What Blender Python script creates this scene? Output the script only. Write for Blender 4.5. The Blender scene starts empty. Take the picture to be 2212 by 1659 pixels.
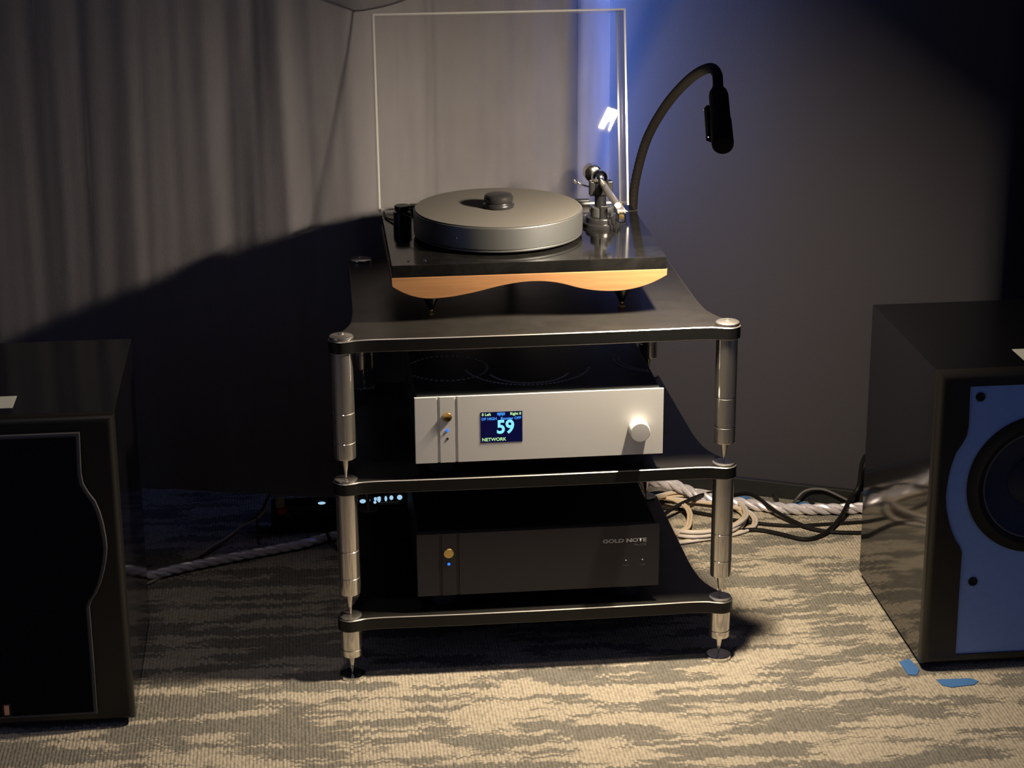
import bpy, bmesh, math, random
from mathutils import Vector, Matrix, noise as mnoise
rnd = random.Random(7)
SC = bpy.context.scene
COL = SC.collection
PI = math.pi

# ------------------------------------------------------------------ camera, world, exposure
cam_d = bpy.data.cameras.new('camera')
cam = bpy.data.objects.new('camera', cam_d)
COL.objects.link(cam)
CX, CY, CZ, YAW, PIT, ROL, FPX = -0.38335, -3.29948, 1.63591, -0.103293, 0.322067, -0.006415, 4468.767
fw = Vector((-math.sin(YAW) * math.cos(PIT), math.cos(YAW) * math.cos(PIT), -math.sin(PIT)))
r0 = Vector((math.cos(YAW), math.sin(YAW), 0))
u0 = r0.cross(fw)
r1 = r0 * math.cos(ROL) + u0 * math.sin(ROL)
u1 = -r0 * math.sin(ROL) + u0 * math.cos(ROL)
cam.matrix_world = Matrix(((r1.x, u1.x, -fw.x, CX), (r1.y, u1.y, -fw.y, CY), (r1.z, u1.z, -fw.z, CZ), (0, 0, 0, 1)))
cam_d.sensor_fit = 'HORIZONTAL'
cam_d.sensor_width = 36.0
cam_d.lens = FPX * 36.0 / 2212.0
cam_d.clip_start = 0.05
SC.camera = cam

SC.view_settings.view_transform = 'Standard'
SC.view_settings.look = 'None'
SC.view_settings.gamma = 1.0
SC.view_settings.use_curve_mapping = False
SC.view_settings.exposure = 0.0
SC.cycles.transparent_max_bounces = 32
SC.cycles.max_bounces = 10
SC.cycles.caustics_reflective = False
SC.cycles.caustics_refractive = False

world = bpy.data.worlds.new('world')
SC.world = world
world.use_nodes = True
world.node_tree.nodes['Background'].inputs[0].default_value = (0.02, 0.03, 0.10, 1)
world.node_tree.nodes['Background'].inputs[1].default_value = 0.2

dl = bpy.data.lights.new('floor_fill_spot', 'SPOT')      # added spot without a seen fixture, lifts the shadowed carpet
dl.energy = 19.0
dl.color = (1.0, 0.88, 0.84)
dl.spot_size = math.radians(58)
dl.spot_blend = 0.3
dl.shadow_soft_size = 0.10
dlo = bpy.data.objects.new('floor_fill_spot', dl)
COL.objects.link(dlo)
dlo.location = (-0.45, -0.75, 2.57)

LAMP_STRENGTH = 4150.0
LAMP_COLOR = (1.0, 0.83, 0.61)
STRIP_STRENGTH = 500.0
DOOR_FILL_LEFT = 0.5
DOOR_FILL_RIGHT = 0.5
DOOR_FILL_COLOR = (0.42, 0.50, 0.95)


# ------------------------------------------------------------------ helpers
def props(o, label=None, cat=None, group=None, kind=None):
    if label: o['label'] = label
    if cat: o['category'] = cat
    if group: o['group'] = group
    if kind: o['kind'] = kind
    return o


def empty(name, loc, label, cat, group=None, rz=0.0):
    o = bpy.data.objects.new(name, None)
    COL.objects.link(o)
    o.location = loc
    o.rotation_euler = (0, 0, rz)
    o.empty_display_size = 0.05
    return props(o, label, cat, group)


def link(name, bm, mats, parent=None, smooth=True, angle=35):
    """bm is in WORLD coordinates; becomes child of parent with its own geometry kept in place"""
    me = bpy.data.meshes.new(name)
    bmesh.ops.recalc_face_normals(bm, faces=bm.faces[:])
    bm.normal_update()
    if smooth:
        lim = math.radians(angle)
        for f in bm.faces: f.smooth = True
        for e in bm.edges:
            if len(e.link_faces) == 2:
                if e.calc_face_angle(0) > lim: e.smooth = False
    bm.to_mesh(me)
    bm.free()
    if not isinstance(mats, (list, tuple)): mats = [mats]
    for m in mats: me.materials.append(m)
    o = bpy.data.objects.new(name, me)
    COL.objects.link(o)
    if smooth:
        wn = o.modifiers.new('weighted', 'WEIGHTED_NORMAL')
        wn.keep_sharp = True
        wn.weight = 80
    if parent is not None:
        o.parent = parent
        mw = parent_world(parent)
        o.matrix_parent_inverse = mw.inverted()
    return o


def parent_world(p):
    m = p.matrix_basis.copy()
    q = p
    while q.parent is not None:
        m = q.parent.matrix_basis @ q.matrix_parent_inverse @ m if False else (q.parent.matrix_basis @ q.matrix_parent_inverse @ m)
        q = q.parent
    return m


def box(bm, lo, hi, bev=0.0, seg=2, mi=0):
    g = bmesh.new()
    bmesh.ops.create_cube(g, size=1.0)
    for v in g.verts:
        v.co = Vector([(lo[i] + hi[i]) / 2 + v.co[i] * (hi[i] - lo[i]) for i in range(3)])
    if bev > 0:
        bmesh.ops.bevel(g, geom=g.edges[:], offset=bev, segments=seg, profile=0.5, affect='EDGES')
    for f in g.faces: f.material_index = mi
    merge(bm, g)


def merge(bm, g, mat=None):
    mp = {}
    for v in g.verts:
        mp[v] = bm.verts.new(mat @ v.co if mat else v.co)
    for f in g.faces:
        try:
            nf = bm.faces.new([mp[v] for v in f.verts])
            nf.material_index = f.material_index
            nf.smooth = f.smooth
        except ValueError:
            pass
    g.free()


def lathe(bm, prof, c=(0, 0, 0), seg=48, axis=None, mi=0, cap=True):
    """prof: [(r,h)...]; along +z from c (or along 'axis' vector)"""
    c = Vector(c)
    if axis is None:
        M = Matrix.Identity(3)
    else:
        a = Vector(axis).normalized()
        M = a.to_track_quat('Z', 'Y').to_matrix()
    rings = []
    for r, h in prof:
        if r <= 1e-7:
            rings.append([bm.verts.new(c + M @ Vector((0, 0, h)))])
        else:
            rings.append([bm.verts.new(c + M @ Vector((r * math.cos(2 * PI * k / seg), r * math.sin(2 * PI * k / seg), h))) for k in range(seg)])
    for A, B in zip(rings, rings[1:]):
        for k in range(seg):
            k2 = (k + 1) % seg
            if len(A) == 1 and len(B) == 1: continue
            if len(A) == 1: f = bm.faces.new((A[0], B[k], B[k2]))
            elif len(B) == 1: f = bm.faces.new((A[k], A[k2], B[0]))
            else: f = bm.faces.new((A[k], A[k2], B[k2], B[k]))
            f.material_index = mi
    if cap:
        for R in (rings[0], rings[-1]):
            if len(R) > 2:
                f = bm.faces.new(R)
                f.material_index = mi


def spline(pts, n=10):
    P = [Vector(p) for p in pts]
    P = [2 * P[0] - P[1]] + P + [2 * P[-1] - P[-2]]
    out = []
    for i in range(1, len(P) - 2):
        a, b, c, d = P[i - 1], P[i], P[i + 1], P[i + 2]
        for k in range(n):
            t = k / n
            out.append(0.5 * ((2 * b) + (c - a) * t + (2 * a - 5 * b + 4 * c - d) * t * t + (3 * b - a - 3 * c + d) * t ** 3))
    out.append(P[-2].copy())
    return out


def frames(path):
    T = []
    for i in range(len(path)):
        a = path[max(i - 1, 0)]; b = path[min(i + 1, len(path) - 1)]
        t = (b - a)
        T.append(t.normalized() if t.length > 1e-9 else Vector((1, 0, 0)))
    n = T[0].orthogonal().normalized()
    N = []
    for t in T:
        n = (n - t * n.dot(t))
        n = n.normalized() if n.length > 1e-6 else t.orthogonal().normalized()
        N.append(n.copy())
    return T, N


def tube(bm, path, r, seg=10, mi=0):
    T, N = frames(path)
    rings = []
    for i, p in enumerate(path):
        rr = r(i / (len(path) - 1)) if callable(r) else r
        b = T[i].cross(N[i])
        rings.append([bm.verts.new(p + (N[i] * math.cos(2 * PI * k / seg) + b * math.sin(2 * PI * k / seg)) * rr) for k in range(seg)])
    for A, B in zip(rings, rings[1:]):
        for k in range(seg):
            f = bm.faces.new((A[k], A[(k + 1) % seg], B[(k + 1) % seg], B[k]))
            f.material_index = mi
    bm.faces.new(rings[0]); bm.faces.new(rings[-1])


def prism(bm, poly, fn, d0, d1, mi=0):
    """polygon of 2-d points, fn(u,v,d)->xyz, extruded from d0 to d1"""
    A = [bm.verts.new(fn(u, v, d0)) for u, v in poly]
    B = [bm.verts.new(fn(u, v, d1)) for u, v in poly]
    n = len(poly)
    fs = [bm.faces.new(A), bm.faces.new(B)]
    for k in range(n):
        fs.append(bm.faces.new((A[k], A[(k + 1) % n], B[(k + 1) % n], B[k])))
    for f in fs: f.material_index = mi
    return fs


def bevel_prism(bm, poly, fn, d0, d1, bev, seg=2, mi=0, edge_mi=None):
    g = bmesh.new()
    fs = prism(g, poly, fn, d0, d1)
    cap = set(fs[:2])
    es = [e for f in cap for e in f.edges]
    bmesh.ops.recalc_face_normals(g, faces=g.faces[:])
    bmesh.ops.bevel(g, geom=list(set(es)), offset=bev, segments=seg, profile=0.5, affect='EDGES')
    g.normal_update()
    for f in g.faces:
        f.material_index = mi
        if edge_mi is not None:
            c = abs(f.normal.dot(edge_mi[0]))
            f.material_index = mi if c > 0.98 else (edge_mi[2] if c > 0.05 else edge_mi[1])
    merge(bm, g)


def text_mesh(name, body, size, mat, parent, loc, align='LEFT', extrude=0.0, xs=1.0, shear=0.0, bold=0.0):
    cu = bpy.data.curves.new(name, 'FONT')
    cu.body = body
    cu.size = size
    cu.align_x = align
    cu.align_y = 'BOTTOM_BASELINE' if False else 'BOTTOM'
    cu.shear = shear
    cu.offset = bold
    cu.resolution_u = 4
    cu.extrude = extrude
    tmp = bpy.data.objects.new('tmp_text', cu)
    COL.objects.link(tmp)
    bpy.context.view_layer.update()
    me = bpy.data.meshes.new_from_object(tmp.evaluated_get(bpy.context.evaluated_depsgraph_get()))
    COL.objects.unlink(tmp)
    bpy.data.objects.remove(tmp)
    me.name = name
    me.transform(Matrix.Translation(Vector(loc)) @ Matrix.Rotation(PI / 2, 4, 'X') @ Matrix.Diagonal((xs, 1, 1, 1)))
    me.materials.clear()
    me.materials.append(mat)
    o = bpy.data.objects.new(name, me)
    COL.objects.link(o)
    o.parent = parent
    o.matrix_parent_inverse = parent_world(parent).inverted()
    return o


def qbez(a, b, c, n=8):
    return [((1 - t) ** 2 * a[0] + 2 * t * (1 - t) * b[0] + t * t * c[0], (1 - t) ** 2 * a[1] + 2 * t * (1 - t) * b[1] + t * t * c[1]) for t in [k / n for k in range(n + 1)]]


# ------------------------------------------------------------------ materials
def new_mat(name):
    m = bpy.data.materials.new(name)
    m.use_nodes = True
    nt = m.node_tree
    return m, nt, nt.nodes['Principled BSDF'], nt.nodes['Material Output']


def N(nt, kind, **kw):
    n = nt.nodes.new(kind)
    for k, v in kw.items(): setattr(n, k, v)
    return n


def pmat(name, col, rough=0.5, metal=0.0, spec=0.5, var=0.12, scale=60.0, bump=0.0, bscale=400.0, coat=0.0, emit=None, es=0.0, aniso=0.0, sheen=0.0, rvar=0.0, stretch=(1, 1, 1)):
    m, nt, b, out = new_mat(name)
    tc = N(nt, 'ShaderNodeTexCoord')
    mp = N(nt, 'ShaderNodeMapping')
    mp.inputs['Scale'].default_value = stretch
    nt.links.new(tc.outputs['Object'], mp.inputs['Vector'])
    nz = N(nt, 'ShaderNodeTexNoise')
    nz.inputs['Scale'].default_value = scale
    nz.inputs['Detail'].default_value = 4
    nt.links.new(mp.outputs[0], nz.inputs['Vector'])
    mx = N(nt, 'ShaderNodeMix', data_type='RGBA')
    mx.inputs[6].default_value = (*[c * (1 - var) for c in col], 1)
    mx.inputs[7].default_value = (*[min(c * (1 + var), 1) for c in col], 1)
    nt.links.new(nz.outputs['Fac'], mx.inputs[0])
    nt.links.new(mx.outputs[2], b.inputs['Base Color'])
    b.inputs['Roughness'].default_value = rough
    b.inputs['Metallic'].default_value = metal
    b.inputs['Specular IOR Level'].default_value = spec
    b.inputs['Coat Weight'].default_value = coat
    b.inputs['Coat Roughness'].default_value = 0.05
    b.inputs['Anisotropic'].default_value = aniso
    b.inputs['Sheen Weight'].default_value = sheen
    if rvar:
        mr = N(nt, 'ShaderNodeMapRange')
        mr.inputs['To Min'].default_value = rough - rvar
        mr.inputs['To Max'].default_value = rough + rvar
        n2 = N(nt, 'ShaderNodeTexNoise'); n2.inputs['Scale'].default_value = 25; n2.inputs['Detail'].default_value = 6
        nt.links.new(mp.outputs[0], n2.inputs['Vector'])
        nt.links.new(n2.outputs['Fac'], mr.inputs['Value'])
        nt.links.new(mr.outputs[0], b.inputs['Roughness'])
    if bump:
        n3 = N(nt, 'ShaderNodeTexNoise'); n3.inputs['Scale'].default_value = bscale; n3.inputs['Detail'].default_value = 3
        nt.links.new(mp.outputs[0], n3.inputs['Vector'])
        bp = N(nt, 'ShaderNodeBump'); bp.inputs['Strength'].default_value = bump; bp.inputs['Distance'].default_value = 0.001
        nt.links.new(n3.outputs['Fac'], bp.inputs['Height'])
        nt.links.new(bp.outputs[0], b.inputs['Normal'])
    if emit:
        b.inputs['Emission Color'].default_value = (*emit, 1)
        b.inputs['Emission Strength'].default_value = es
    return m


def emat(name, col, s):
    m, nt, b, out = new_mat(name)
    nt.nodes.remove(b)
    e = N(nt, 'ShaderNodeEmission')
    e.inputs[0].default_value = (*col, 1)
    e.inputs[1].default_value = s
    nt.links.new(e.outputs[0], out.inputs[0])
    return m


def carpet_mat():
    m, nt, b, out = new_mat('carpet')
    L = nt.links
    tc = N(nt, 'ShaderNodeTexCoord')
    sep = N(nt, 'ShaderNodeSeparateXYZ')
    L.new(tc.outputs['Object'], sep.inputs[0])

    def math_(op, a, c, clamp=False):
        n = N(nt, 'ShaderNodeMath', operation=op)
        n.use_clamp = clamp
        for i, q in enumerate((a, c)):
            if q is None: continue
            if isinstance(q, (int, float)): n.inputs[i].default_value = q
            else: L.new(q, n.inputs[i])
        return n.outputs[0]
    # rib columns of the tufting run along y, 6 mm apart; each column jitters the streak pattern a little
    col = math_('FLOOR', math_('MULTIPLY', sep.outputs[0], 165.0), None)
    wn = N(nt, 'ShaderNodeTexWhiteNoise', noise_dimensions='1D')
    L.new(col, wn.inputs['W'])
    jit = math_('MULTIPLY', math_('SUBTRACT', wn.outputs['Value'], 0.5), 0.010)
    y2 = math_('ADD', sep.outputs[1], jit)
    def streak(fx, fy, off, det, rough):
        c = N(nt, 'ShaderNodeCombineXYZ')
        L.new(math_('MULTIPLY', sep.outputs[0], fx), c.inputs[0])
        L.new(math_('MULTIPLY', y2, fy), c.inputs[1])
        c.inputs[2].default_value = off
        n_ = N(nt, 'ShaderNodeTexNoise'); n_.inputs['Scale'].default_value = 1.0; n_.inputs['Detail'].default_value = det; n_.inputs['Roughness'].default_value = rough
        L.new(c.outputs[0], n_.inputs['Vector'])
        return n_.outputs['Fac']
    patch = streak(6.0, 15.0, 0.0, 3, 0.55)
    thin = streak(4.0, 46.0, 7.3, 4, 0.6)
    cover = streak(2.2, 3.0, 3.1, 1, 0.5)
    v = math_('ADD', math_('MULTIPLY', patch, 0.62), math_('MULTIPLY', thin, 0.55))
    v = math_('ADD', v, math_('MULTIPLY', cover, 0.16))
    ramp = N(nt, 'ShaderNodeValToRGB')
    ramp.color_ramp.elements[0].position = 0.652
    ramp.color_ramp.elements[0].color = (0.47, 0.412, 0.322, 1)
    ramp.color_ramp.elements[1].position = 0.684
    ramp.color_ramp.elements[1].color = (0.212, 0.198, 0.168, 1)
    L.new(v, ramp.inputs[0])
    # yarn loops
    vor = N(nt, 'ShaderNodeTexVoronoi'); vor.inputs['Scale'].default_value = 1.0
    cmb3 = N(nt, 'ShaderNodeCombineXYZ')
    L.new(math_('MULTIPLY', sep.outputs[0], 165.0), cmb3.inputs[0])
    L.new(math_('MULTIPLY', sep.outputs[1], 110.0), cmb3.inputs[1])
    L.new(cmb3.outputs[0], vor.inputs['Vector'])
    rib = math_('ABSOLUTE', math_('SINE', math_('MULTIPLY', sep.outputs[0], 165.0 * PI), None), None)
    hgt = math_('ADD', math_('SUBTRACT', 1.0, vor.outputs['Distance']), math_('MULTIPLY', rib, 0.5))
    shade = N(nt, 'ShaderNodeMapRange')
    shade.inputs['From Min'].default_value = 0.2; shade.inputs['From Max'].default_value = 1.3
    shade.inputs['To Min'].default_value = 0.66; shade.inputs['To Max'].default_value = 1.12
    L.new(hgt, shade.inputs['Value'])
    mul = N(nt, 'ShaderNodeMix', data_type='RGBA', blend_type='MULTIPLY')
    mul.inputs[0].default_value = 1.0
    L.new(ramp.outputs[0], mul.inputs[6]); L.new(shade.outputs[0], mul.inputs[7])
    L.new(mul.outputs[2], b.inputs['Base Color'])
    b.inputs['Roughness'].default_value = 0.95
    b.inputs['Specular IOR Level'].default_value = 0.1
    bp = N(nt, 'ShaderNodeBump'); bp.inputs['Strength'].default_value = 0.7; bp.inputs['Distance'].default_value = 0.002
    L.new(hgt, bp.inputs['Height']); L.new(bp.outputs[0], b.inputs['Normal'])
    return m


def acrylic_mat():
    m, nt, b, out = new_mat('clear_acrylic')
    nt.nodes.remove(b)
    tr = N(nt, 'ShaderNodeBsdfTransparent'); tr.inputs[0].default_value = (0.985, 0.985, 0.985, 1)
    gl = N(nt, 'ShaderNodeBsdfGlossy'); gl.inputs['Roughness'].default_value = 0.015
    df = N(nt, 'ShaderNodeBsdfDiffuse'); df.inputs[0].default_value = (0.8, 0.8, 0.8, 1)
    lw = N(nt, 'ShaderNodeLayerWeight')
    pw = N(nt, 'ShaderNodeMath', operation='POWER'); pw.inputs[1].default_value = 5.0
    nt.links.new(lw.outputs['Facing'], pw.inputs[0])
    fr = N(nt, 'ShaderNodeMapRange'); fr.inputs['To Min'].default_value = 0.035; fr.inputs['To Max'].default_value = 0.9
    nt.links.new(pw.outputs[0], fr.inputs['Value'])
    nz = N(nt, 'ShaderNodeTexNoise'); nz.inputs['Scale'].default_value = 18
    tc = N(nt, 'ShaderNodeTexCoord'); nt.links.new(tc.outputs['Object'], nz.inputs['Vector'])
    mr = N(nt, 'ShaderNodeMapRange'); mr.inputs['To Min'].default_value = 0.004; mr.inputs['To Max'].default_value = 0.014
    nt.links.new(nz.outputs['Fac'], mr.inputs['Value'])
    m1 = N(nt, 'ShaderNodeMixShader'); nt.links.new(fr.outputs[0], m1.inputs[0]); nt.links.new(tr.outputs[0], m1.inputs[1]); nt.links.new(gl.outputs[0], m1.inputs[2])
    m2 = N(nt, 'ShaderNodeMixShader'); nt.links.new(mr.outputs[0], m2.inputs[0]); nt.links.new(m1.outputs[0], m2.inputs[1]); nt.links.new(df.outputs[0], m2.inputs[2])
    nt.links.new(m2.outputs[0], out.inputs[0])
    return m


def acrylic_edge_mat():
    m, nt, b, out = new_mat('polished_acrylic_edge')
    tr = N(nt, 'ShaderNodeBsdfTransparent')
    b.inputs['Base Color'].default_value = (0.40, 0.40, 0.39, 1)
    b.inputs['Roughness'].default_value = 0.18
    nz = N(nt, 'ShaderNodeTexNoise'); nz.inputs['Scale'].default_value = 30
    mr = N(nt, 'ShaderNodeMapRange'); mr.inputs['To Min'].default_value = 0.55; mr.inputs['To Max'].default_value = 0.8
    nt.links.new(nz.outputs['Fac'], mr.inputs['Value'])
    mx = N(nt, 'ShaderNodeMixShader')
    nt.links.new(mr.outputs[0], mx.inputs[0]); nt.links.new(tr.outputs[0], mx.inputs[1]); nt.links.new(b.outputs[0], mx.inputs[2])
    nt.links.new(mx.outputs[0], out.inputs[0])
    return m


def wood_mat():
    m, nt, b, out = new_mat('oiled_walnut')
    tc = N(nt, 'ShaderNodeTexCoord'); mp = N(nt, 'ShaderNodeMapping')
    mp.inputs['Scale'].default_value = (3, 40, 60)
    nt.links.new(tc.outputs['Object'], mp.inputs[0])
    nz = N(nt, 'ShaderNodeTexNoise'); nz.inputs['Scale'].default_value = 2.2; nz.inputs['Detail'].default_value = 6; nz.inputs['Distortion'].default_value = 0.6
    nt.links.new(mp.outputs[0], nz.inputs['Vector'])
    r = N(nt, 'ShaderNodeValToRGB')
    r.color_ramp.elements[0].position = 0.3; r.color_ramp.elements[0].color = (0.185, 0.088, 0.036, 1)
    r.color_ramp.elements[1].position = 0.75; r.color_ramp.elements[1].color = (0.25, 0.13, 0.057, 1)
    nt.links.new(nz.outputs['Fac'], r.inputs[0]); nt.links.new(r.outputs[0], b.inputs['Base Color'])
    b.inputs['Roughness'].default_value = 0.45
    return m


def slab_mat():
    m, nt, b, out = new_mat('black_gloss_acrylic')
    tc = N(nt, 'ShaderNodeTexCoord')
    nz = N(nt, 'ShaderNodeTexNoise'); nz.inputs['Scale'].default_value = 22; nz.inputs['Detail'].default_value = 7; nz.inputs['Roughness'].default_value = 0.7; nz.inputs['Distortion'].default_value = 0.8
    nt.links.new(tc.outputs['Object'], nz.inputs['Vector'])
    r = N(nt, 'ShaderNodeValToRGB')
    r.color_ramp.elements[0].position = 0.42; r.color_ramp.elements[0].color = (0.004, 0.004, 0.004, 1)
    r.color_ramp.elements[1].position = 0.72; r.color_ramp.elements[1].color = (0.008, 0.0076, 0.0072, 1)
    nt.links.new(nz.outputs['Fac'], r.inputs[0]); nt.links.new(r.outputs[0], b.inputs['Base Color'])
    r2 = N(nt, 'ShaderNodeMapRange'); r2.inputs['To Min'].default_value = 0.02; r2.inputs['To Max'].default_value = 0.18
    nt.links.new(nz.outputs['Fac'], r2.inputs['Value']); nt.links.new(r2.outputs[0], b.inputs['Roughness'])
    b.inputs['Specular IOR Level'].default_value = 0.5
    return m


def steel_mat():
    m, nt, b, out = new_mat('turned_stainless_steel')
    b.inputs['Base Color'].default_value = (0.66, 0.63, 0.59, 1)
    b.inputs['Metallic'].default_value = 1.0
    b.inputs['Roughness'].default_value = 0.10
    b2 = N(nt, 'ShaderNodeBsdfPrincipled')
    b2.inputs['Metallic'].default_value = 1.0
    b2.inputs['Roughness'].default_value = 0.55
    tc = N(nt, 'ShaderNodeTexCoord'); mp = N(nt, 'ShaderNodeMapping'); mp.inputs['Scale'].default_value = (1, 1, 900)
    nz = N(nt, 'ShaderNodeTexNoise'); nz.inputs['Scale'].default_value = 1.0
    r = N(nt, 'ShaderNodeValToRGB')
    r.color_ramp.elements[0].color = (0.50, 0.47, 0.43, 1); r.color_ramp.elements[1].color = (0.62, 0.59, 0.54, 1)
    nt.links.new(tc.outputs['Object'], mp.inputs[0]); nt.links.new(mp.outputs[0], nz.inputs['Vector']); nt.links.new(nz.outputs['Fac'], r.inputs[0])
    nt.links.new(r.outputs[0], b2.inputs['Base Color'])
    mx = N(nt, 'ShaderNodeMixShader'); mx.inputs[0].default_value = 0.28
    nt.links.new(b.outputs[0], mx.inputs[1]); nt.links.new(b2.outputs[0], mx.inputs[2])
    nt.links.new(mx.outputs[0], out.inputs[0])
    return m


M = {}
M['carpet'] = carpet_mat()
M['wall'] = pmat('charcoal_wall_paint', (0.043, 0.041, 0.049), 0.85, var=0.06, scale=4, bump=0.25, bscale=260, spec=0.15)
M['dark_room'] = pmat('dark_room_paint', (0.05, 0.05, 0.055), 0.9, var=0.08, scale=3, spec=0.1)
M['ceiling'] = pmat('ceiling_paint', (0.55, 0.54, 0.52), 0.9, var=0.04, scale=3, spec=0.1)
M['base'] = pmat('black_baseboard', (0.012, 0.012, 0.012), 0.55)
M['curtain'] = pmat('charcoal_curtain_cloth', (0.262, 0.252, 0.278), 0.95, var=0.10, scale=35, bump=0.3, bscale=700, spec=0.05, sheen=0.15, stretch=(1, 1, 0.25))
M['shelf'] = pmat('black_satin_lacquer', (0.013, 0.012, 0.011), 0.36, var=0.35, scale=30, rvar=0.08)
M['shelf_edge'] = pmat('black_shelf_edge', (0.006, 0.006, 0.006), 0.4, spec=0.3)
M['shelf_rim'] = pmat('polished_shelf_rim', (0.30, 0.29, 0.27), 0.38, metal=0.8)
M['steel'] = steel_mat()
M['chrome'] = pmat('polished_chrome', (0.75, 0.74, 0.72), 0.10, metal=1.0, var=0.03)
M['gold'] = pmat('brass_gold', (0.75, 0.52, 0.20), 0.25, metal=1.0, var=0.05)
M['silver_panel'] = pmat('satin_anodised_silver', (0.63, 0.63, 0.62), 0.5, metal=0.25, var=0.03, scale=240, stretch=(0.05, 1, 8), bump=0.05, bscale=500)
M['amp_case'] = pmat('anthracite_aluminium_case', (0.055, 0.06, 0.06), 0.42, metal=0.4, var=0.15, scale=120, stretch=(0.05, 1, 1))
M['black_panel'] = pmat('black_anodised_panel', (0.020, 0.0185, 0.023), 0.5, metal=0.2, var=0.1)
M['rubber'] = pmat('matte_black_rubber', (0.015, 0.015, 0.015), 0.75)
M['black_metal'] = pmat('black_anodised_metal', (0.006, 0.006, 0.007), 0.32, spec=0.35)
M['gloss_black'] = pmat('gloss_black_lacquer', (0.006, 0.006, 0.008), 0.07, var=0.2, spec=0.6, rvar=0.02)
M['bezel'] = pmat('satin_black_bezel', (0.010, 0.009, 0.008), 0.40, var=0.1, spec=0.4)
M['baffle'] = pmat('satin_blue_baffle', (0.17, 0.30, 0.66), 0.42, var=0.08, bump=0.1, bscale=900)
M['cone'] = pmat('woofer_cone', (0.010, 0.017, 0.036), 0.62, var=0.15, spec=0.3)
M['surround'] = pmat('woofer_rubber_surround', (0.004, 0.004, 0.005), 0.6, spec=0.2)
M['trim_ring'] = pmat('grey_trim_ring', (0.09, 0.09, 0.10), 0.35, metal=0.3)
M['grille'] = pmat('black_grille_cloth', (0.006, 0.006, 0.009), 0.95, var=0.3, scale=900, spec=0.05)
M['grille_edge'] = pmat('grey_grille_edge', (0.085, 0.082, 0.085), 0.8, spec=0.1)
M['badge'] = pmat('copper_badge', (0.80, 0.40, 0.27), 0.5, metal=0.2)
M['pale'] = pmat('pale_sticker_paper', (0.50, 0.50, 0.44), 0.8)
M['platter'] = pmat('satin_platter_aluminium', (0.118, 0.123, 0.126), 0.42, metal=0.8, var=0.05, scale=200, stretch=(1, 1, 12))
M['mat'] = pmat('grey_felt_mat', (0.046, 0.0425, 0.038), 0.9, var=0.14, scale=500, bump=0.3, bscale=900)
M['weight'] = pmat('black_anodised_clamp', (0.02, 0.02, 0.022), 0.28, metal=0.5)
M['slab'] = slab_mat()
M['wood'] = wood_mat()
M['acrylic'] = acrylic_mat()
M['acrylic_edge'] = acrylic_edge_mat()
M['lamp_black'] = pmat('matte_black_lamp', (0.006, 0.005, 0.0045), 0.75, spec=0.08)
M['led'] = emat('warm_led_panel', LAMP_COLOR, LAMP_STRENGTH)
M['blue_led'] = emat('blue_indicator', (0.02, 0.16, 1.0), 1.6)
M['screen'] = emat('display_background', (0.004, 0.004, 0.035), 1.0)
M['cyan'] = emat('display_cyan', (0.26, 0.85, 1.0), 1.0)
M['sky'] = emat('display_blue', (0.07, 0.33, 1.0), 1.0)
M['lime'] = emat('display_green', (0.52, 0.90, 0.40), 1.0)
M['print'] = pmat('grey_lettering', (0.42, 0.42, 0.42), 0.5)
M['dim_print'] = pmat('dim_lettering', (0.12, 0.12, 0.13), 0.5)
M['strand'] = pmat('lilac_silver_braid', (0.82, 0.78, 0.84), 0.33, var=0.15, scale=200, metal=0.45)
M['cream'] = pmat('cream_wire_jacket', (0.62, 0.50, 0.36), 0.4, var=0.1)
M['white_wire'] = pmat('clear_white_wire_jacket', (0.60, 0.56, 0.55), 0.35, var=0.1)
M['black_wire'] = pmat('black_wire_jacket', (0.006, 0.0055, 0.0055), 0.55, spec=0.25)
M['grey_wire'] = pmat('grey_wire_jacket', (0.07, 0.064, 0.058), 0.5)
M['brown_wire'] = pmat('brown_wire_jacket', (0.12, 0.055, 0.035), 0.5)
M['tape'] = pmat('blue_painters_tape', (0.055, 0.17, 0.42), 0.7, var=0.08)
M['beige'] = pmat('beige_plug', (0.42, 0.34, 0.22), 0.6)
M['red'] = pmat('red_plug', (0.42, 0.05, 0.03), 0.45)
M['connector_glow'] = emat('pale_blue_connector_glint', (0.45, 0.75, 1.0), 0.8)
M['label_grey'] = pmat('grey_label', (0.35, 0.36, 0.30), 0.6)
M['strip'] = emat('added_blue_strip', (0.17, 0.33, 1.0), STRIP_STRENGTH)
M['door_glow_left'] = emat('added_door_pane_left', DOOR_FILL_COLOR, DOOR_FILL_LEFT)
M['door_glow_right'] = emat('added_door_pane_right', DOOR_FILL_COLOR, DOOR_FILL_RIGHT)


def structure(name, bm, mat, label=None, parent=None, **kw):
    o = link(name, bm, mat, parent, **kw)
    o['kind'] = 'structure'
    if label: o['label'] = label
    return o


# ------------------------------------------------------------------ the room
X0, X1, Y0, ZC = -2.5, 2.5, -4.6, 2.6
YB = 0.975                                            # wall behind the curtain
XR0, XR1 = 0.126, 1.01                                # angled wall, its two ends


def yr(x): return 0.783 - 0.459 * (x - 0.544)


bm = bmesh.new(); box(bm, (X0, Y0, -0.02), (X1, 1.9, 0.0))
structure('floor', bm, M['carpet'], 'beige and grey streaked loop pile carpet')
bm = bmesh.new(); box(bm, (X0, Y0, ZC), (X1, 1.9, ZC + 0.05))
structure('ceiling', bm, M['ceiling'], 'plain ceiling')
bm = bmesh.new(); box(bm, (X0, YB, 0), (XR0 + 0.02, YB + 0.06, ZC))
structure('wall_back', bm, M['dark_room'], 'dark wall behind the curtain')
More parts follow.
